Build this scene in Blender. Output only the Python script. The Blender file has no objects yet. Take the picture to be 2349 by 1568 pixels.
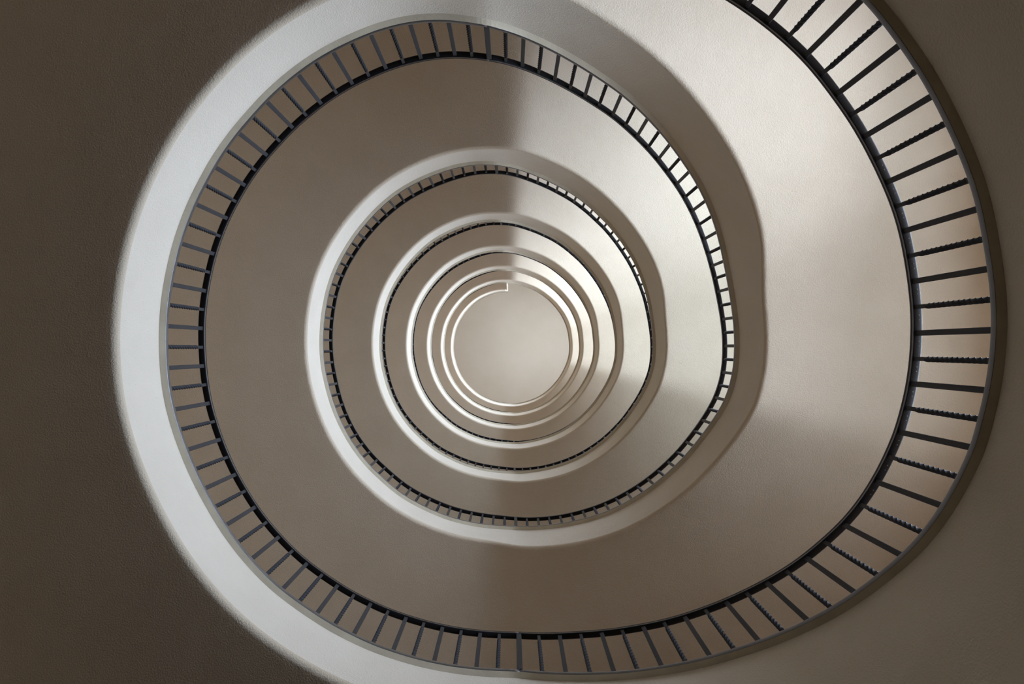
import bpy, math
import numpy as np
from mathutils import Vector, Matrix

# ---------------------------------------------------------------- plan and levels of the stairwell
# Bar line of the stair measured baluster by baluster (100 balusters to a storey).
# angle in degrees, radius on the picture in pixels seen from straight below; levels are in storeys.
BAR_ANGLE = [44.9, 41.6, 38.1, 34.5, 31.1, 27.5, 24.0, 20.3, 16.7, 13.2, 9.5, 6.0, 2.2, -1.4, -5.0, -8.5, -12.0, -15.8, -20.1, -24.1, -27.9, -31.7, -35.4, -39.0, -42.5, -46.1, -49.8, -53.4, -57.2, -60.9, -64.7, -68.6, -72.5, -76.3, -80.6, -84.7, -88.6, -92.6, -96.4, -100.2, -104.0, -107.9, -111.5, -115.3, -119.1, -122.7, -126.5, -130.1, -133.7, -137.4, -141.2, -144.8, -148.4, -152.0, -155.6, -159.2, -162.8, -166.3, -169.9, -173.3, -176.9, -180.3, -183.8, -187.3, -190.7, -194.2, -197.7, -201.1, -204.6, -208.1, -211.5, -214.8, -218.3, -221.8, -225.3, -228.5, -232.1, -235.6, -238.9, -242.3, -245.8, -249.3, -252.6, -255.9, -259.0, -262.1, -265.6, -268.7, -272.1, -275.5, -279.0, -282.6, -286.1, -289.6, -293.3, -296.9, -300.5, -304.0, -307.6, -311.4, -314.9, -318.7, -322.6, -326.3, -330.3, -334.2, -337.5, -340.7, -344.4, -348.3, -352.0, -355.6, -359.2, -362.8, -366.3, -369.9, -373.5, -376.9, -380.4, -384.2, -388.1, -391.9, -395.9, -399.8, -403.7, -407.6, -411.4, -415.1, -419.0, -422.7, -426.4, -430.2, -434.0, -437.6, -441.3, -445.0, -448.8, -452.4, -456.3, -460.0, -463.8, -467.5, -471.3, -475.0, -478.7, -482.4, -486.0, -489.6, -493.3, -497.0, -500.5, -504.2, -507.6, -511.2, -514.8, -518.3, -521.9, -525.5, -528.9, -532.3, -535.8, -539.2, -542.8, -546.1, -549.6, -553.0, -556.4, -559.9, -563.3, -566.6, -570.0, -573.5, -576.9, -580.2, -583.6, -586.9, -590.3, -593.9, -597.2, -600.6, -604.3, -607.7, -611.2, -614.7, -618.2, -621.7, -625.2, -628.3, -631.7, -635.2, -638.7, -642.2, -645.7, -649.3, -652.8, -656.5, -660.1, -663.5, -666.9, -670.9, -674.4, -678.2, -681.9, -685.8, -689.7, -693.6, -697.3, -700.9, -704.6, -708.6]
BAR_RADIUS = [1131.4, 1128.7, 1123.9, 1122.7, 1119.6, 1116.5, 1115.0, 1114.7, 1111.1, 1106.1, 1102.9, 1102.4, 1098.0, 1092.8, 1086.1, 1078.3, 1070.3, 1059.9, 1044.4, 1027.8, 1007.1, 981.5, 960.7, 938.8, 916.6, 894.2, 872.8, 852.5, 834.3, 818.1, 800.8, 786.8, 773.6, 760.6, 749.3, 741.2, 733.0, 731.6, 732.7, 734.2, 735.7, 738.2, 739.7, 744.0, 745.0, 748.8, 750.8, 754.0, 758.7, 761.9, 763.3, 765.8, 766.9, 767.5, 770.4, 773.0, 776.0, 779.6, 783.7, 785.8, 787.0, 787.6, 789.4, 790.6, 791.3, 791.7, 793.7, 793.7, 794.9, 793.8, 795.7, 795.6, 795.9, 794.4, 796.7, 796.2, 796.4, 795.5, 793.9, 790.2, 788.8, 784.4, 779.5, 771.4, 761.7, 749.6, 736.4, 725.7, 710.7, 695.5, 680.7, 666.3, 653.7, 642.2, 632.7, 620.8, 610.4, 600.1, 590.5, 580.0, 572.8, 564.7, 556.2, 547.7, 538.5, 529.6, 523.6, 518.0, 513.7, 511.4, 509.9, 509.6, 508.7, 508.3, 506.9, 504.3, 499.2, 492.6, 484.4, 476.7, 469.3, 464.3, 457.4, 452.4, 447.3, 442.7, 438.0, 434.4, 430.4, 425.9, 421.6, 417.7, 414.3, 411.1, 408.5, 407.0, 405.5, 403.9, 404.7, 405.2, 406.7, 407.5, 409.3, 409.7, 411.2, 412.8, 415.0, 415.8, 416.4, 417.5, 419.9, 421.1, 422.3, 423.2, 424.0, 425.2, 425.8, 426.9, 427.4, 429.3, 430.6, 431.7, 432.5, 433.3, 434.7, 435.5, 437.6, 438.6, 439.4, 439.5, 439.5, 439.3, 439.7, 439.2, 439.9, 439.7, 440.2, 440.1, 438.7, 437.2, 435.7, 434.2, 433.3, 431.3, 429.2, 425.2, 420.6, 416.8, 411.0, 404.1, 397.6, 392.2, 386.4, 382.0, 377.8, 371.9, 367.6, 362.0, 359.6, 354.0, 351.0, 346.6, 344.2, 341.0, 336.8, 333.9, 331.0, 328.9, 326.7, 324.9]
RAIL_RADIUS = [957.1, 953.6, 950.1, 951.8, 948.7, 947.4, 947.3, 947.3, 944.0, 943.1, 942.7, 933.8, 933.5, 927.7, 925.9, 926.2, 915.2, 907.0, 888.5, 882.3, 861.2, 851.3, 830.8, 814.4, 791.9, 780.7, 760.5, 751.5, 733.7, 719.1, 707.9, 695.1, 682.8, 673.6, 666.2, 662.6, 657.7, 657.0, 656.5, 656.7, 658.4, 661.8, 661.9, 665.8, 667.1, 672.9, 672.4, 679.0, 679.2, 685.3, 685.7, 690.8, 691.0, 697.2, 696.1, 701.9, 699.1, 705.8, 704.5, 708.4, 705.8, 711.1, 714.2, 714.4, 714.1, 718.2, 717.8, 720.1, 718.4, 720.8, 716.7, 719.7, 713.2, 718.6, 711.4, 716.1, 709.6, 713.3, 706.0, 707.4, 705.2, 702.2, 694.2, 693.1, 684.9, 680.7, 669.2, 661.2, 647.5, 636.8, 624.4, 613.1, 601.2, 595.1, 583.3, 576.3, 565.6, 558.6, 550.3, 543.8, 533.2, 533.4, 519.1, 514.7, 506.6, 504.3, 497.7, 496.5, 491.1, 490.3, 491.0, 492.3, 490.0, 491.4, 490.8, 488.9, 481.6, 477.6, 468.2, 463.1, 455.1, 450.6, 442.3, 439.5, 432.1, 430.6, 422.1, 420.4, 413.9, 411.1, 406.8, 404.4, 399.9, 398.2, 394.8, 392.6, 388.6]
LIGHT_COLOR = (.76, .885, 1.06)
LIGHT_W = 104.0
LIGHT_STEP = [.64, .48, .56, .72, .86, .95, .98, .54]
WASH_COLOR = (.78, .95, 1.05)
WASH_W = 17.0
WASH_STEP = [.14, .70, .9, .85, .8, .85, .08, .03]
WASH_TILT = 62
WASH_SPREAD = 105
EXPOSURE = 2.42
TILT = 22
SPREAD = 146
WIN_ANGLE = 11.0
WIN_SPAN = 40.0
STOREY = 3.6
FOCAL = 1566.0
UNIT = STOREY / FOCAL
TOP = 6                       # last landing
U0 = 3
AXIS = Vector((-44.0 * UNIT, -9.0 * UNIT, 0.0))
R_WALL = 4.08
STEP = 0.25                   # sampling along the stair, in balusters

def bar_level(u):
    u = np.asarray(u, float)
    s = np.floor((u - 89) / 100)
    w = u - 89 - 100 * s
    z = np.interp(w, [0, 20, 30, 50, 100], [1.23, 1.73, 1.73, 2.23, 2.23]) + s
    z0 = np.interp(u, [-60, -4, 19, 39], [-0.6, .80, .80, 1.23])
    return np.where(u < 39, z0, z)

def soffit_level(u):
    u = np.asarray(u, float)
    s = np.floor((u - 89) / 100)
    w = u - 89 - 100 * s
    z = np.interp(w, [0, 2.0, 23.0, 30.0, 52.0, 100], [1.094, 1.094, 1.552, 1.556, 2.094, 2.094]) + s
    z0 = np.interp(u, [-60, -2, 20, 25, 41, 60], [-0.9, .54, .54, .62, 1.094, 1.094])
    return np.where(u < 45, z0, z)

def smooth(a, sigma):
    n = int(math.ceil(3 * sigma / STEP))
    k = np.exp(-0.5 * (np.arange(-n, n + 1) * STEP / sigma) ** 2)
    k /= k.sum()
    return np.convolve(np.pad(a, n, mode='edge'), k, mode='valid')

def build_axis():
    """sampled curves along the whole stair"""
    ang = {U0 + i: a for i, a in enumerate(BAR_ANGLE)}
    rad = {U0 + i: r for i, r in enumerate(BAR_RADIUS)}
    rail = {U0 + i: r for i, r in enumerate(RAIL_RADIUS)}
    lo, hi = -46, 39 + 100 * TOP + 50 + 2
    A, P, L = {}, {}, {}
    for u in range(lo, hi + 1):
        if u < U0:
            A[u] = ang[U0] + 3.55 * (U0 - u); P[u] = rad[U0] * float(bar_level(U0))
        elif u in ang:
            A[u] = ang[u]; P[u] = rad[u] * float(bar_level(u))
        else:
            A[u] = A[u - 100] - 360.0
            P[u] = P[u - 100]
    # blend the two storeys' measures where the tables run out
    for u in range(205, 213):
        f = (u - 204) / 9.0
        P[u] = P[u] * (1 - f) + P[u - 100] * f
    for u in range(lo, hi + 1):
        if u in rail:
            c = np.interp(u, [19, 39, 89, 100, 119, 139], [-4, 0, 1.5, -2, -3, 0])
            L[u] = (rail[u] + c) * (float(bar_level(u)) + .187) / P[u]
        elif u < U0:
            L[u] = L.get(U0, 1.02)
        else:
            L[u] = L[u - 100] if u > 139 else 1.03
    for u in range(lo, U0):
        L[u] = L[U0]
    uu = np.arange(lo, hi + STEP / 2, STEP)
    ks = np.array(sorted(A))
    a = smooth(np.interp(uu, ks, [A[k] for k in ks]), .7)
    p = smooth(np.interp(uu, ks, [P[k] for k in ks]), .6)
    l = smooth(np.interp(uu, ks, [L[k] for k in ks]), 1.6)
    zb = smooth(bar_level(uu), .45) * STOREY
    zs = smooth(soffit_level(uu), .75) * STOREY
    ps = smooth(p, 1.2)
    c, s = np.cos(np.radians(a)), np.sin(np.radians(a))
    bar = np.stack([p * UNIT * c, -p * UNIT * s], 1)
    edge = np.stack([ps * UNIT * c, -ps * UNIT * s], 1)
    top = np.stack([p * l * UNIT * c, -p * l * UNIT * s], 1)
    n = bar - np.array([AXIS.x, AXIS.y])
    n /= np.linalg.norm(n, axis=1)[:, None]
    return dict(u=uu, bar=bar, edge=edge, top=top, n=n, zb=zb, zs=zs)

AX = build_axis()
HB = .187 * STOREY

def span(u0, u1):
    i0 = int(round((u0 - AX['u'][0]) / STEP)); i1 = int(round((u1 - AX['u'][0]) / STEP))
    return slice(i0, i1 + 1)

def at(u, key):
    i = (u - AX['u'][0]) / STEP
    j = int(math.floor(i)); f = i - j
    v = AX[key]
    if j + 1 >= len(v):
        return v[j]
    return v[j] * (1 - f) + v[j + 1] * f

# ---------------------------------------------------------------- materials
def mat(name, color, rough=.85, spec=.3, bump=None, pits=0.0, coat=0.0, tint=None, metallic=0.0):
    m = bpy.data.materials.new(name); m.use_nodes = True
    nt = m.node_tree; N = nt.nodes; bs = N['Principled BSDF']
    bs.inputs['Base Color'].default_value = (*color, 1)
    bs.inputs['Roughness'].default_value = rough
    bs.inputs['Metallic'].default_value = metallic
    bs.inputs['Specular IOR Level'].default_value = spec
    bs.inputs['Coat Weight'].default_value = coat
    tc = N.new('ShaderNodeTexCoord')
    if tint:
        nz = N.new('ShaderNodeTexNoise'); nz.inputs['Scale'].default_value = tint[1]; nz.inputs['Detail'].default_value = 5
        mx = N.new('ShaderNodeMix'); mx.data_type = 'RGBA'
        rp = N.new('ShaderNodeMapRange'); rp.inputs['From Min'].default_value = .35; rp.inputs['From Max'].default_value = .65
        nt.links.new(tc.outputs['Object'], nz.inputs['Vector'])
        nt.links.new(nz.outputs['Fac'], rp.inputs['Value'])
        nt.links.new(rp.outputs['Result'], mx.inputs['Factor'])
        mx.inputs[6].default_value = (*color, 1); mx.inputs[7].default_value = (*tint[0], 1)
        col = mx.outputs[2]
        if pits:
            vo = N.new('ShaderNodeTexVoronoi'); vo.inputs['Scale'].default_value = 28
            nt.links.new(tc.outputs['Object'], vo.inputs['Vector'])
            pr = N.new('ShaderNodeMapRange'); pr.inputs['From Min'].default_value = .03; pr.inputs['From Max'].default_value = .09
            pr.inputs['To Min'].default_value = pits; pr.inputs['To Max'].default_value = 0
            nt.links.new(vo.outputs['Distance'], pr.inputs['Value'])
            m2 = N.new('ShaderNodeMix'); m2.data_type = 'RGBA'
            nt.links.new(pr.outputs['Result'], m2.inputs['Factor'])
            nt.links.new(col, m2.inputs[6]); m2.inputs[7].default_value = (*[c * .45 for c in color], 1)
            col = m2.outputs[2]
        nt.links.new(col, bs.inputs['Base Color'])
    if bump:
        last = None
        for scale, dist, strength in bump:
            nz = N.new('ShaderNodeTexNoise'); nz.inputs['Scale'].default_value = scale
            nz.inputs['Detail'].default_value = 4; nz.inputs['Roughness'].default_value = .6
            nt.links.new(tc.outputs['Object'], nz.inputs['Vector'])
            b = N.new('ShaderNodeBump'); b.inputs['Strength'].default_value = strength; b.inputs['Distance'].default_value = dist
            nt.links.new(nz.outputs['Fac'], b.inputs['Height'])
            if last: nt.links.new(last.outputs['Normal'], b.inputs['Normal'])
            last = b
        nt.links.new(last.outputs['Normal'], bs.inputs['Normal'])
    return m

PL = (.69, .60, .485)
M = {
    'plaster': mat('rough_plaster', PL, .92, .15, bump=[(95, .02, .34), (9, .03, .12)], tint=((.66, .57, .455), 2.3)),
    'fascia': mat('painted_curb_plaster', (.77, .71, .625), .9, .15, bump=[(100, .02, .30), (8, .03, .1)], tint=((.74, .68, .595), 3.1), pits=.35),
    'coping': mat('beige_coping', (.64, .59, .48), .8, .2, bump=[(40, .01, .2)], tint=((.56, .51, .41), 6)),
    'screw': mat('worn_screw_heads', (.16, .15, .13), .5, .3),
    'core': mat('black_rail_underside', (.010, .010, .012), .5, .25),
    'metal': mat('dark_painted_iron', (.040, .041, .048), .55, .14, bump=[(90, .003, .25)]),
    'steel': mat('dark_steel', (.16, .165, .185), .34, .5, metallic=.9, bump=[(70, .003, .2)]),
    'wood': mat('dark_handrail_wood', (.012, .008, .006), .4, .3, tint=((.024, .012, .008), 5)),
    'step': mat('brown_stone', (.28, .18, .115), .5, .4, tint=((.22, .135, .085), 9)),
    'wall': mat('warm_bounce_wall', (.40, .29, .175), .9, .15, bump=[(40, .02, .2)], tint=((.37, .265, .155), 2)),  # unseen wall, brown picked to warm and limit the bounced light
    'ceiling': mat('cream_ceiling', (.72, .645, .53), .95, .1, bump=[(30, .02, .1)], tint=((.69, .615, .495), 1.1)),
    'frame': mat('white_window_frame', (.75, .74, .71), .45, .4),
    'floor': mat('terrazzo_floor', (.17, .13, .10), .4, .4, tint=((.22, .18, .14), 30)),
}
def glass():
    m = bpy.data.materials.new('clear_glass'); m.use_nodes = True
    nt = m.node_tree; nt.nodes.clear()
    o = nt.nodes.new('ShaderNodeOutputMaterial'); a = nt.nodes.new('ShaderNodeBsdfTransparent')
    g = nt.nodes.new('ShaderNodeBsdfGlossy'); g.inputs['Roughness'].default_value = .03
    x = nt.nodes.new('ShaderNodeMixShader'); x.inputs['Fac'].default_value = .06
    nt.links.new(a.outputs[0], x.inputs[1]); nt.links.new(g.outputs[0], x.inputs[2]); nt.links.new(x.outputs[0], o.inputs[0])
    return m
M['glass'] = glass()

# ---------------------------------------------------------------- object helpers
COL = bpy.context.scene.collection

def link(name, verts, faces, m, parent=None, flat=False):
    me = bpy.data.meshes.new(name)
    me.from_pydata([tuple(map(float, v)) for v in verts], [], [tuple(f) for f in faces])
    if not flat:
        me.polygons.foreach_set('use_smooth', [True] * len(me.polygons))
    me.materials.append(m); me.update()
    o = bpy.data.objects.new(name, me); COL.objects.link(o)
    if parent: o.parent = parent
    return o

def thing(name, label, cat, group=None):
    o = bpy.data.objects.new(name, None); COL.objects.link(o)
    o['label'] = label; o['category'] = cat
    if group: o['group'] = group
    return o

def structure(o):
    o['kind'] = 'structure'
    return o

def grid(rows):
    """rows: list over the profile of (n,3) arrays along the stair"""
    n = len(rows[0]); k = len(rows)
    V = np.concatenate(rows, 0)
    F = []
    for a in range(k - 1):
        for i in range(n - 1):
            F.append((a * n + i, a * n + i + 1, (a + 1) * n + i + 1, (a + 1) * n + i))
    return V, F

def ring(profile, closed_caps=True):
    """closed profile swept along the stair"""
    rows = list(profile) + [profile[0]]
    n = len(rows[0]); k = len(profile)
    V = np.concatenate(profile, 0); F = []
    for a in range(k):
        b = (a + 1) % k
        for i in range(n - 1):
            F.append((a * n + i, a * n + i + 1, b * n + i + 1, b * n + i))
    if closed_caps:
        F.append(tuple(a * n for a in range(k))); F.append(tuple(a * n + n - 1 for a in reversed(range(k))))
    return V, F

def line(sl, key, off, z):
    xy = AX[key][sl] + AX['n'][sl] * (off if np.isscalar(off) else np.asarray(off)[:, None])
    return np.concatenate([xy, (z if not np.isscalar(z) else np.full(len(xy), z))[:, None]], 1)

def wall_line(sl, z, r=R_WALL):
    xy = np.array([AXIS.x, AXIS.y]) + AX['n'][sl] * r
    return np.concatenate([xy, z[:, None]], 1)

OVER = .038; EDGE = .054; FIL = .038; KERB = .15; BAR_H = .036; COP_H = .011

def slab_parts(parent, u0, u1):
    sl = span(u0, u1)
    zb, zs = AX['zb'][sl], AX['zs'][sl]
    # underside: rounded edge, then out to the wall
    rows = [line(sl, 'edge', EDGE + FIL - FIL * math.sin(t), zs + FIL - FIL * math.cos(t)) for t in np.linspace(math.pi / 2, 0, 10)]
    a = rows[-1]; b = wall_line(sl, zs)
    rows += [a + (b - a) * t for t in (.02, .06, .15, .3, .5, .75, 1)]
    link('soffit', *grid(rows), M['plaster'], parent)
    # upright face of the curb
    zc = zb - BAR_H - COP_H
    w0 = rows[0]; w1 = line(sl, 'bar', OVER, zc + .004)
    link('curb', *grid([w0 + (w1 - w0) * t for t in np.linspace(0, 1, 6)]), M['fascia'], parent)
    # back of the curb towards the steps
    # coping slab on the curb
    z0, z1 = zb - BAR_H - COP_H, zb - BAR_H
    pr = [line(sl, 'bar', .036, z0), line(sl, 'bar', .0015, z1), line(sl, 'bar', KERB + .02, z1), line(sl, 'bar', KERB + .02, z0)]
    link('coping', *ring(pr), M['coping'], parent, flat=True)
    back = [line(sl, 'bar', KERB, zc), line(sl, 'bar', KERB, zb - .30)]
    link('curb_back', *grid(back), M['fascia'], parent)

def tread_parts(parent, u0, u1, n, z_from, z_to, name='steps'):
    """n steps between two levels, as one run of treads and risers from curb to wall"""
    V, F = [], []
    rise = (z_to - z_from) / n; w = (u1 - u0) / n; k = 5
    for j in range(n):
        z = z_from + rise * (j + 1)
        us = np.linspace(u0 + w * j, u0 + w * (j + 1), k)
        base = len(V)
        def both(u, zz):
            nn = at(u, 'n'); p = at(u, 'bar') + nn * KERB; q = np.array([AXIS.x, AXIS.y]) + nn * R_WALL
            V.append((p[0], p[1], zz)); V.append((q[0], q[1], zz))
        both(us[0], z - rise)
        for u in us: both(u, z)
        for i in range(k):
            a = base + 2 * i
            F.append((a, a + 1, a + 3, a + 2))
    link(name, V, F, M['step'], parent, flat=True)

def floor_part(parent, u0, u1, z, name='floor_finish'):
    sl = span(u0, u1); zz = np.full(len(AX['zb'][sl]), z)
    a = line(sl, 'bar', KERB, zz); b = wall_line(sl, zz)
    link(name, *grid([a, (a + b) / 2, b]), M['step'], parent, flat=True)

# ---------------------------------------------------------------- railing pieces
def bar_mesh(name, wx, wy, bev):
    """square bar of unit length along z"""
    V, F = [], []
    pts = [(wx - bev, -wy), (wx, -wy + bev), (wx, wy - bev), (wx - bev, wy), (-wx + bev, wy), (-wx, wy - bev), (-wx, -wy + bev), (-wx + bev, -wy)]
    for z in (0, 1):
        V += [(x, y, z) for x, y in pts]
    n = 8
    F += [(i, (i + 1) % n, n + (i + 1) % n, n + i) for i in range(n)]
    F += [tuple(reversed(range(n))), tuple(range(n, 2 * n))]
    me = bpy.data.meshes.new(name); me.from_pydata(V, [], F); me.materials.append(M['metal']); me.update()
    return me

def twist_mesh(name, w):
    V, F = [], []
    zs = [0, .03] + list(np.linspace(.03, .84, 88))[1:] + [1.0]
    for z in zs:
        t = min(max((z - .03) / .81, 0), 1) * 12 * math.pi / 2
        for q in range(4):
            a = t + math.pi / 4 + q * math.pi / 2
            V.append((w * 1.414 * math.cos(a), w * 1.414 * math.sin(a), z))
    for i in range(len(zs) - 1):
        for q in range(4):
            F.append((4 * i + q, 4 * i + (q + 1) % 4, 4 * i + 4 + (q + 1) % 4, 4 * i + 4 + q))
    F += [(3, 2, 1, 0), tuple(4 * (len(zs) - 1) + q for q in range(4))]
    me = bpy.data.meshes.new(name); me.from_pydata(V, [], F); me.materials.append(M['metal']); me.update()
    return me

PLAIN = bar_mesh('baluster', .0142, .0095, .002)
TWIST = twist_mesh('twisted_baluster', .0108)
NEWEL = bar_mesh('newel_post', .0185, .0175, .0025)

def post(u, kind, parent):
    name, me = {'p': ('baluster', PLAIN), 't': ('twisted_baluster', TWIST), 'n': ('newel_post', NEWEL)}[kind]
    o = bpy.data.objects.new(name, me); COL.objects.link(o); o.parent = parent
    n = at(u, 'n'); b = at(u, 'bar') + n * .016; z = float(at(u, 'zb')) - .004
    t = at(u, 'top')
    p0 = Vector((b[0], b[1], z)); p1 = Vector((t[0], t[1], z + HB))
    d = p1 - p0; zax = d.normalized()
    yax = Vector((n[0], n[1], 0)); yax = (yax - zax * yax.dot(zax)).normalized(); xax = yax.cross(zax)
    mtx = Matrix((xax, yax, zax)).transposed().to_4x4()
    mtx.translation = p0
    o.matrix_world = mtx @ Matrix.Diagonal((1, 1, d.length, 1))
    return o

def sweep_rect(sl, key, c, half, z0, z1, bev, names=None):
    """rounded bar swept along the stair; c = radial offset of its middle"""
    zz = AX['zb'][sl]
    pr = [(c - half, z0 + bev), (c - half + bev * .3, z0 + bev * .3), (c - half + bev, z0), (c + half - bev, z0), (c + half - bev * .3, z0 + bev * .3), (c + half, z0 + bev),
          (c + half, z1 - bev), (c + half - bev * .3, z1 - bev * .3), (c + half - bev, z1), (c - half + bev, z1), (c - half + bev * .3, z1 - bev * .3), (c - half, z1 - bev)]
    return ring([line(sl, key, o, zz + z) for o, z in pr])

def railing(parent, u0, u1, posts, first=False):
    sl = span(u0, u1)
    zb = AX['zb'][sl]
    link('bottom_rail', *sweep_rect(sl, 'bar', .016, .016, -BAR_H, 0, .004), M['steel'], parent)
    link('rail_core', *sweep_rect(sl, 'top', .003, .0205, HB - .004, HB + .010, .003), M['core'], parent)
    for side in (-1, 1):  # thin steel strips added for the bright highlight along the rail edges
        link('glint_strip', *sweep_rect(sl, 'top', .003 + side * .0218, .0015, HB - .001, HB + .009, .0006), M['steel'], parent)
    link('handrail', *sweep_rect(sl, 'top', .003, .0215, HB + .010, HB + .034, .006), M['wood'], parent)
    if first:
        for u in range(8, 22):
            for d in (.32, .5):
                t = at(u + d, 'top') + at(u + d, 'n') * .008; z = float(at(u + d, 'zb')) + HB - .004
                V = [(t[0] + r * math.cos(q * math.pi / 4), t[1] + r * math.sin(q * math.pi / 4), z - h) for r, h in ((.0032, 0), (.0022, .0016)) for q in range(8)]
                V.append((t[0], t[1], z - .0022))
                F = [(q, (q + 1) % 8, 8 + (q + 1) % 8, 8 + q) for q in range(8)] + [(8 + q, 8 + (q + 1) % 8, 16) for q in range(8)]
                link('screw', V, F, M['screw'], parent)
    for u in posts:
        w = u % 100
        post(u, 'n' if w in (39, 89) else ('p' if u % 2 else 't'), parent)

# ---------------------------------------------------------------- the stair, storey by storey
FL = .25                      # floor lies this far under the bar line
FLIGHT_LABEL = [
    "lowest stair flight, broad dim brown curb outside the largest balusters at the photo's right edge",
    "second stair flight up, broad grey-beige underside and dark curved curb right of the well",
    "third stair flight up, white underside inside the second black railing ring on the right",
    "fourth stair flight up, narrow white underside beside a thin railing right of centre",
    "fifth stair flight up, thin pale crescent whose handrail barely shows, right of centre",
    "sixth stair flight up, slender pale crescent without visible railing near the ceiling opening",
    "topmost stair flight, innermost pale crescent curving round the lower right of the ceiling",
]
LAND_LABEL = [
    "lowest landing, wide white curb and dark brown underside filling the photo's left edge",
    "second landing up, half ring with white curb and brown underside inside the outer railing",
    "third landing up, half ring with white curb and taupe underside inside the second railing",
    "fourth landing up, narrow white curb and light taupe underside with thin railing line",
    "fifth landing up, thin white half ring with a hairline of dark railing left of centre",
    "sixth landing up, thin white half ring with no railing showing, next to the innermost",
    "topmost landing, innermost white half ring ending in a square step above the ceiling opening",
]
RF_LABEL = [
    "outermost black iron railing, largest balusters, bending down the photo's right side",
    "black railing on the second flight up, right part of the second balustrade ring",
    "black railing on the third flight up, tiny gaps on the right of the third ring",
    "black railing on the fourth flight up, thin dark line with slit gaps right of centre",
    "hairline black railing on the fifth flight up, dark arc right of the ceiling opening",
    "dark hairline railing edge on the sixth flight up, beside the topmost flight",
    "railing on the topmost flight, innermost handrail behind the last curb on the right",
]
RL_LABEL = [
    "grey-black railing on the lowest landing, large balusters along the left half",
    "black railing on the second landing up, small balusters along the left of the second ring",
    "black railing on the third landing up, dark band with pale baluster ticks",
    "thin black railing line on the fourth landing up, arc left of centre",
    "hairline black railing on the fifth landing up, faint arc at upper left of the centre",
    "railing on the sixth landing up, hidden edge behind the second innermost white half ring",
    "railing on the topmost landing, behind the innermost white half ring round the ceiling",
]

def flight(k):
    a, b = (-46, 39) if k == 0 else (89 + 100 * (k - 1), 139 + 100 * (k - 1))
    t = thing('stair_flight', FLIGHT_LABEL[k], 'stairs', 'stair flights winding up the well')
    slab_parts(t, a, b)
    m = b - 30
    zl = lambda u: float(bar_level(u)) * STOREY - FL
    if k == 0:
        tread_parts(t, -45, -4, 20, zl(-45), zl(-4))
        floor_part(t, -4, 19, zl(0), 'half_landing')
    else:
        tread_parts(t, a, a + 20, 10, zl(a), zl(a + 20))
        floor_part(t, a + 20, a + 30, zl(a + 20), 'half_landing')
    tread_parts(t, b - 20, b, 10, zl(b - 20), zl(b))
    r = thing('railing', RF_LABEL[k], 'railing', 'iron railings of the stair flights')
    railing(r, a, b, range(-3 if k == 0 else a + 1, b), k == 0)

def landing(k):
    a, b = 39 + 100 * k, 89 + 100 * k
    t = thing('stair_landing', LAND_LABEL[k], 'landing', 'half-round landings of the stairwell')
    slab_parts(t, a, b)
    floor_part(t, a, b, float(bar_level(a)) * STOREY - FL)
    r = thing('railing', RL_LABEL[k], 'railing', 'iron railings of the landings')
    railing(r, a, b, range(a, b + 1))
    if k == TOP:
        # square end of the last landing: upright face with its coping
        n = at(b, 'n'); p = at(b, 'edge'); zs = float(at(b, 'zs')); zb = float(at(b, 'zb'))
        tdir = np.array([n[1], -n[0]])
        p0 = at(b, 'bar') + n * OVER; q = np.array([AXIS.x, AXIS.y]) + n * R_WALL
        nxt = at(b + 1, 'bar') - at(b - 1, 'bar'); nxt /= np.linalg.norm(nxt)
        V, F = [], []
        for i, s in enumerate(np.linspace(0, 1, 7)):
            c = p0 + (q - p0) * s
            V.append((c[0] - nxt[0] * .07, c[1] - nxt[1] * .07, zs)); V.append((c[0] + nxt[0] * .03, c[1] + nxt[1] * .03, zb - BAR_H - COP_H))
            if i: F.append((2 * i - 2, 2 * i, 2 * i + 1, 2 * i - 1))
        link('end_face', V, F, M['fascia'], t, flat=True)
        V, F = [], []
        p0 = at(b, 'bar')
        for i, s in enumerate((0, 1)):
            for d in (-.10, .05):
                for z in (zb - BAR_H - COP_H, zb - BAR_H):
                    c = p0 + (q - p0) * s + nxt * d
                    V.append((c[0], c[1], z))
        F = [(0, 1, 3, 2), (4, 6, 7, 5), (0, 2, 6, 4), (1, 5, 7, 3), (0, 4, 5, 1), (2, 3, 7, 6)]
        link('end_coping', V, F, M['coping'], t, flat=True)

for k in range(TOP + 1):
    flight(k)
    landing(k)

# ---------------------------------------------------------------- room shell
Z_FLOOR = float(bar_level(-45)) * STOREY - FL
Z_CEIL = (float(bar_level(640)) + 0.8) * STOREY
WIN_AT = [(6.0, 27.0)] + [(WIN_ANGLE, WIN_SPAN)] * (TOP + 1)
WIN_DIST = R_WALL + .12
WIN = []
for k in range(TOP + 2):
    zf = (.80 if k == 0 else .73 + k) * STOREY - FL
    if k == TOP + 1: zf = float(bar_level(640)) * STOREY - FL
    WIN.append((zf + 0.5 - (.35 if k == 0 else 0), zf + 2.3 - (.45 if k == 0 else 0)))

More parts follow.
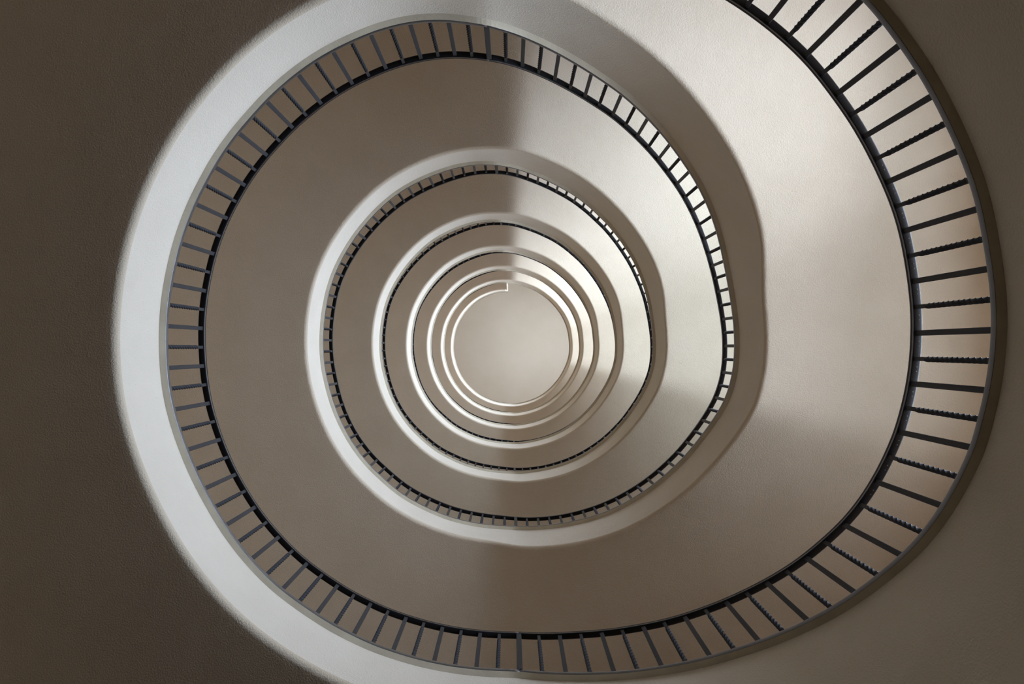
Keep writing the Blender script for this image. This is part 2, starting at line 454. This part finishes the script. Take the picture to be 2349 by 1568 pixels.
def wall_mesh(a0, a1, holes):
    """upright curved wall, angles in image degrees; holes = list of (a0,a1,z0,z1)"""
    angs = sorted(set(list(np.arange(a0, a1 + .01, 2.0)) + [h[i] for h in holes for i in (0, 1)]))
    zs = sorted(set([Z_FLOOR, Z_CEIL] + [h[i] for h in holes for i in (2, 3)]))
    V = [(AXIS.x + R_WALL * math.cos(math.radians(a)), AXIS.y - R_WALL * math.sin(math.radians(a)), z) for z in zs for a in angs]
    F = []; n = len(angs)
    for j in range(len(zs) - 1):
        for i in range(n - 1):
            am = (angs[i] + angs[i + 1]) / 2; zm = (zs[j] + zs[j + 1]) / 2
            if any(h[0] < am < h[1] and h[2] < zm < h[3] for h in holes): continue
            F.append((j * n + i, j * n + i + 1, (j + 1) * n + i + 1, (j + 1) * n + i))
    for h in holes:                               # deep reveals out to the window plane
        idx = [i for i, a in enumerate(angs) if h[0] - 1e-6 <= a <= h[1] + 1e-6]
        ac = math.radians((h[0] + h[1]) / 2); er = np.array([math.cos(ac), -math.sin(ac)]); et = np.array([er[1], -er[0]])
        ends = []
        for zv in (h[2], h[3]):
            j = zs.index(zv); pair = []
            for i in (idx[0], idx[-1]):
                v = V[j * n + i]; lat = float(np.dot(np.array([v[0] - AXIS.x, v[1] - AXIS.y]), et))
                p = np.array([AXIS.x, AXIS.y]) + er * WIN_DIST + et * lat
                V.append((p[0], p[1], zv)); pair.append(len(V) - 1)
            F.append(tuple([j * n + i for i in idx] + [pair[1], pair[0]]))
            ends.append((j * n + idx[0], j * n + idx[-1], pair[0], pair[1]))
        (a0_, b0_, c0_, d0_), (a1_, b1_, c1_, d1_) = ends
        F.append((a0_, a1_, c1_, c0_)); F.append((b0_, b1_, d1_, d0_))
    return V, F

holes = [(c - w, c + w, z0, z1) for (z0, z1), (c, w) in zip(WIN, WIN_AT)]
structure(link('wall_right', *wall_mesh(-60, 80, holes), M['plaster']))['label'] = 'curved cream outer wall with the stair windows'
structure(link('wall_left', *wall_mesh(80, 300, []), M['wall']))['label'] = 'curved brown outer wall behind the landings'

def disc(name, z, r, m):
    V = [(AXIS.x, AXIS.y, z)] + [(AXIS.x + r * math.cos(t), AXIS.y + r * math.sin(t), z) for t in np.linspace(0, 2 * math.pi, 97)[:-1]]
    F = [(0, 1 + i, 1 + (i + 1) % 96) for i in range(96)]
    return structure(link(name, V, F, m, flat=True))
disc('floor', Z_FLOOR, R_WALL + .02, M['floor'])['label'] = 'stone floor at the foot of the stairwell'
disc('ceiling', Z_CEIL, R_WALL + .02, M['ceiling'])['label'] = 'plain cream ceiling seen through the round opening at the centre'

def box(V, F, c, ex, ey, ez, hx, hy, hz):
    b = len(V)
    for sx in (-1, 1):
        for sy in (-1, 1):
            for sz in (-1, 1):
                V.append(tuple(c + ex * sx * hx + ey * sy * hy + ez * sz * hz))
    F += [tuple(b + i for i in f) for f in ((0, 1, 3, 2), (4, 6, 7, 5), (0, 4, 5, 1), (2, 3, 7, 6), (0, 2, 6, 4), (1, 5, 7, 3))]

ez = Vector((0, 0, 1))
for k, (z0, z1) in enumerate(WIN):
    WIN_C, WIN_HALF = WIN_AT[k]
    a = math.radians(WIN_C)
    er = Vector((math.cos(a), -math.sin(a), 0)); et = ez.cross(er)
    half = R_WALL * math.sin(math.radians(WIN_HALF)); dist = WIN_DIST - .03
    c = Vector((AXIS.x, AXIS.y, 0)) + er * (dist + .09) + ez * (z0 + z1) / 2
    w = bpy.data.objects.new('window_%d' % (k + 1), None); COL.objects.link(w); w.location = (0, 0, 0)
    structure(w)
    V, F = [], []
    hz = (z1 - z0) / 2
    for s in (-1, 1):
        box(V, F, c + et * s * (half - .03), er, et, ez, .09, .03, hz)
        box(V, F, c + ez * s * (hz - .03), er, et, ez, .09, half, .03)
    box(V, F, c + er * .03, er, et, ez, .025, .03, hz - .06)
    box(V, F, c + er * .03 + ez * hz * .35, er, et, ez, .022, half - .06, .022)
    link('window_frame', V, F, M['frame'], w, flat=True)
    V, F = [], []
    box(V, F, c + er * .03, er, et, ez, .003, half - .06, hz - .06)
    link('window_pane', V, F, M['glass'], w, flat=True)
    def lamp(name, up, spread, energy, color, hy, cc):
        li = bpy.data.lights.new(name, 'AREA'); li.shape = 'RECTANGLE'; li.size = 2 * half + .3; li.size_y = hy
        li.spread = math.radians(spread); li.color = color; li.energy = energy
        lo = bpy.data.objects.new(name, li); COL.objects.link(lo)
        t = math.radians(up)                      # the lamp shines along its own -z
        zax = er * math.cos(t) - ez * math.sin(t); yax = ez * math.cos(t) + er * math.sin(t)
        lo.matrix_world = Matrix((et, yax, zax)).transposed().to_4x4()
        lo.location = cc
    # daylight from the sky, falling, and an added upward wash to brighten the undersides
    lamp('sky_light', -(TILT if k <= TOP else 30), SPREAD, LIGHT_W * LIGHT_STEP[k], LIGHT_COLOR, 2 * hz + .3, c + er * .28)
    lamp('soffit_wash', WASH_TILT, WASH_SPREAD, WASH_W * WASH_STEP[k], WASH_COLOR, .7, c + er * .30 - ez * (hz - .1))

# ---------------------------------------------------------------- sky, camera, view
wd = bpy.data.worlds.new('sky'); bpy.context.scene.world = wd; wd.use_nodes = True
wd.node_tree.nodes['Background'].inputs['Color'].default_value = (.55, .68, .9, 1)
wd.node_tree.nodes['Background'].inputs['Strength'].default_value = .5

cam = bpy.data.cameras.new('camera'); cam.sensor_fit = 'HORIZONTAL'; cam.sensor_width = 36
cam.lens = 36 * FOCAL / 2349; cam.clip_end = 200; cam.clip_start = .02
cam.shift_y = 16.0 / 2349
co = bpy.data.objects.new('camera', cam); COL.objects.link(co)
co.location = (0, 0, 0); co.rotation_euler = (math.pi, 0, 0)
sc = bpy.context.scene
sc.camera = co
sc.view_settings.view_transform = 'Standard'; sc.view_settings.look = 'None'
sc.view_settings.exposure = EXPOSURE; sc.view_settings.gamma = 1; sc.view_settings.use_curve_mapping = False
sc.cycles.max_bounces = 10; sc.cycles.diffuse_bounces = 8; sc.cycles.transparent_max_bounces = 8
sc.cycles.use_denoising = True
sc.cycles.sample_clamp_indirect = 8
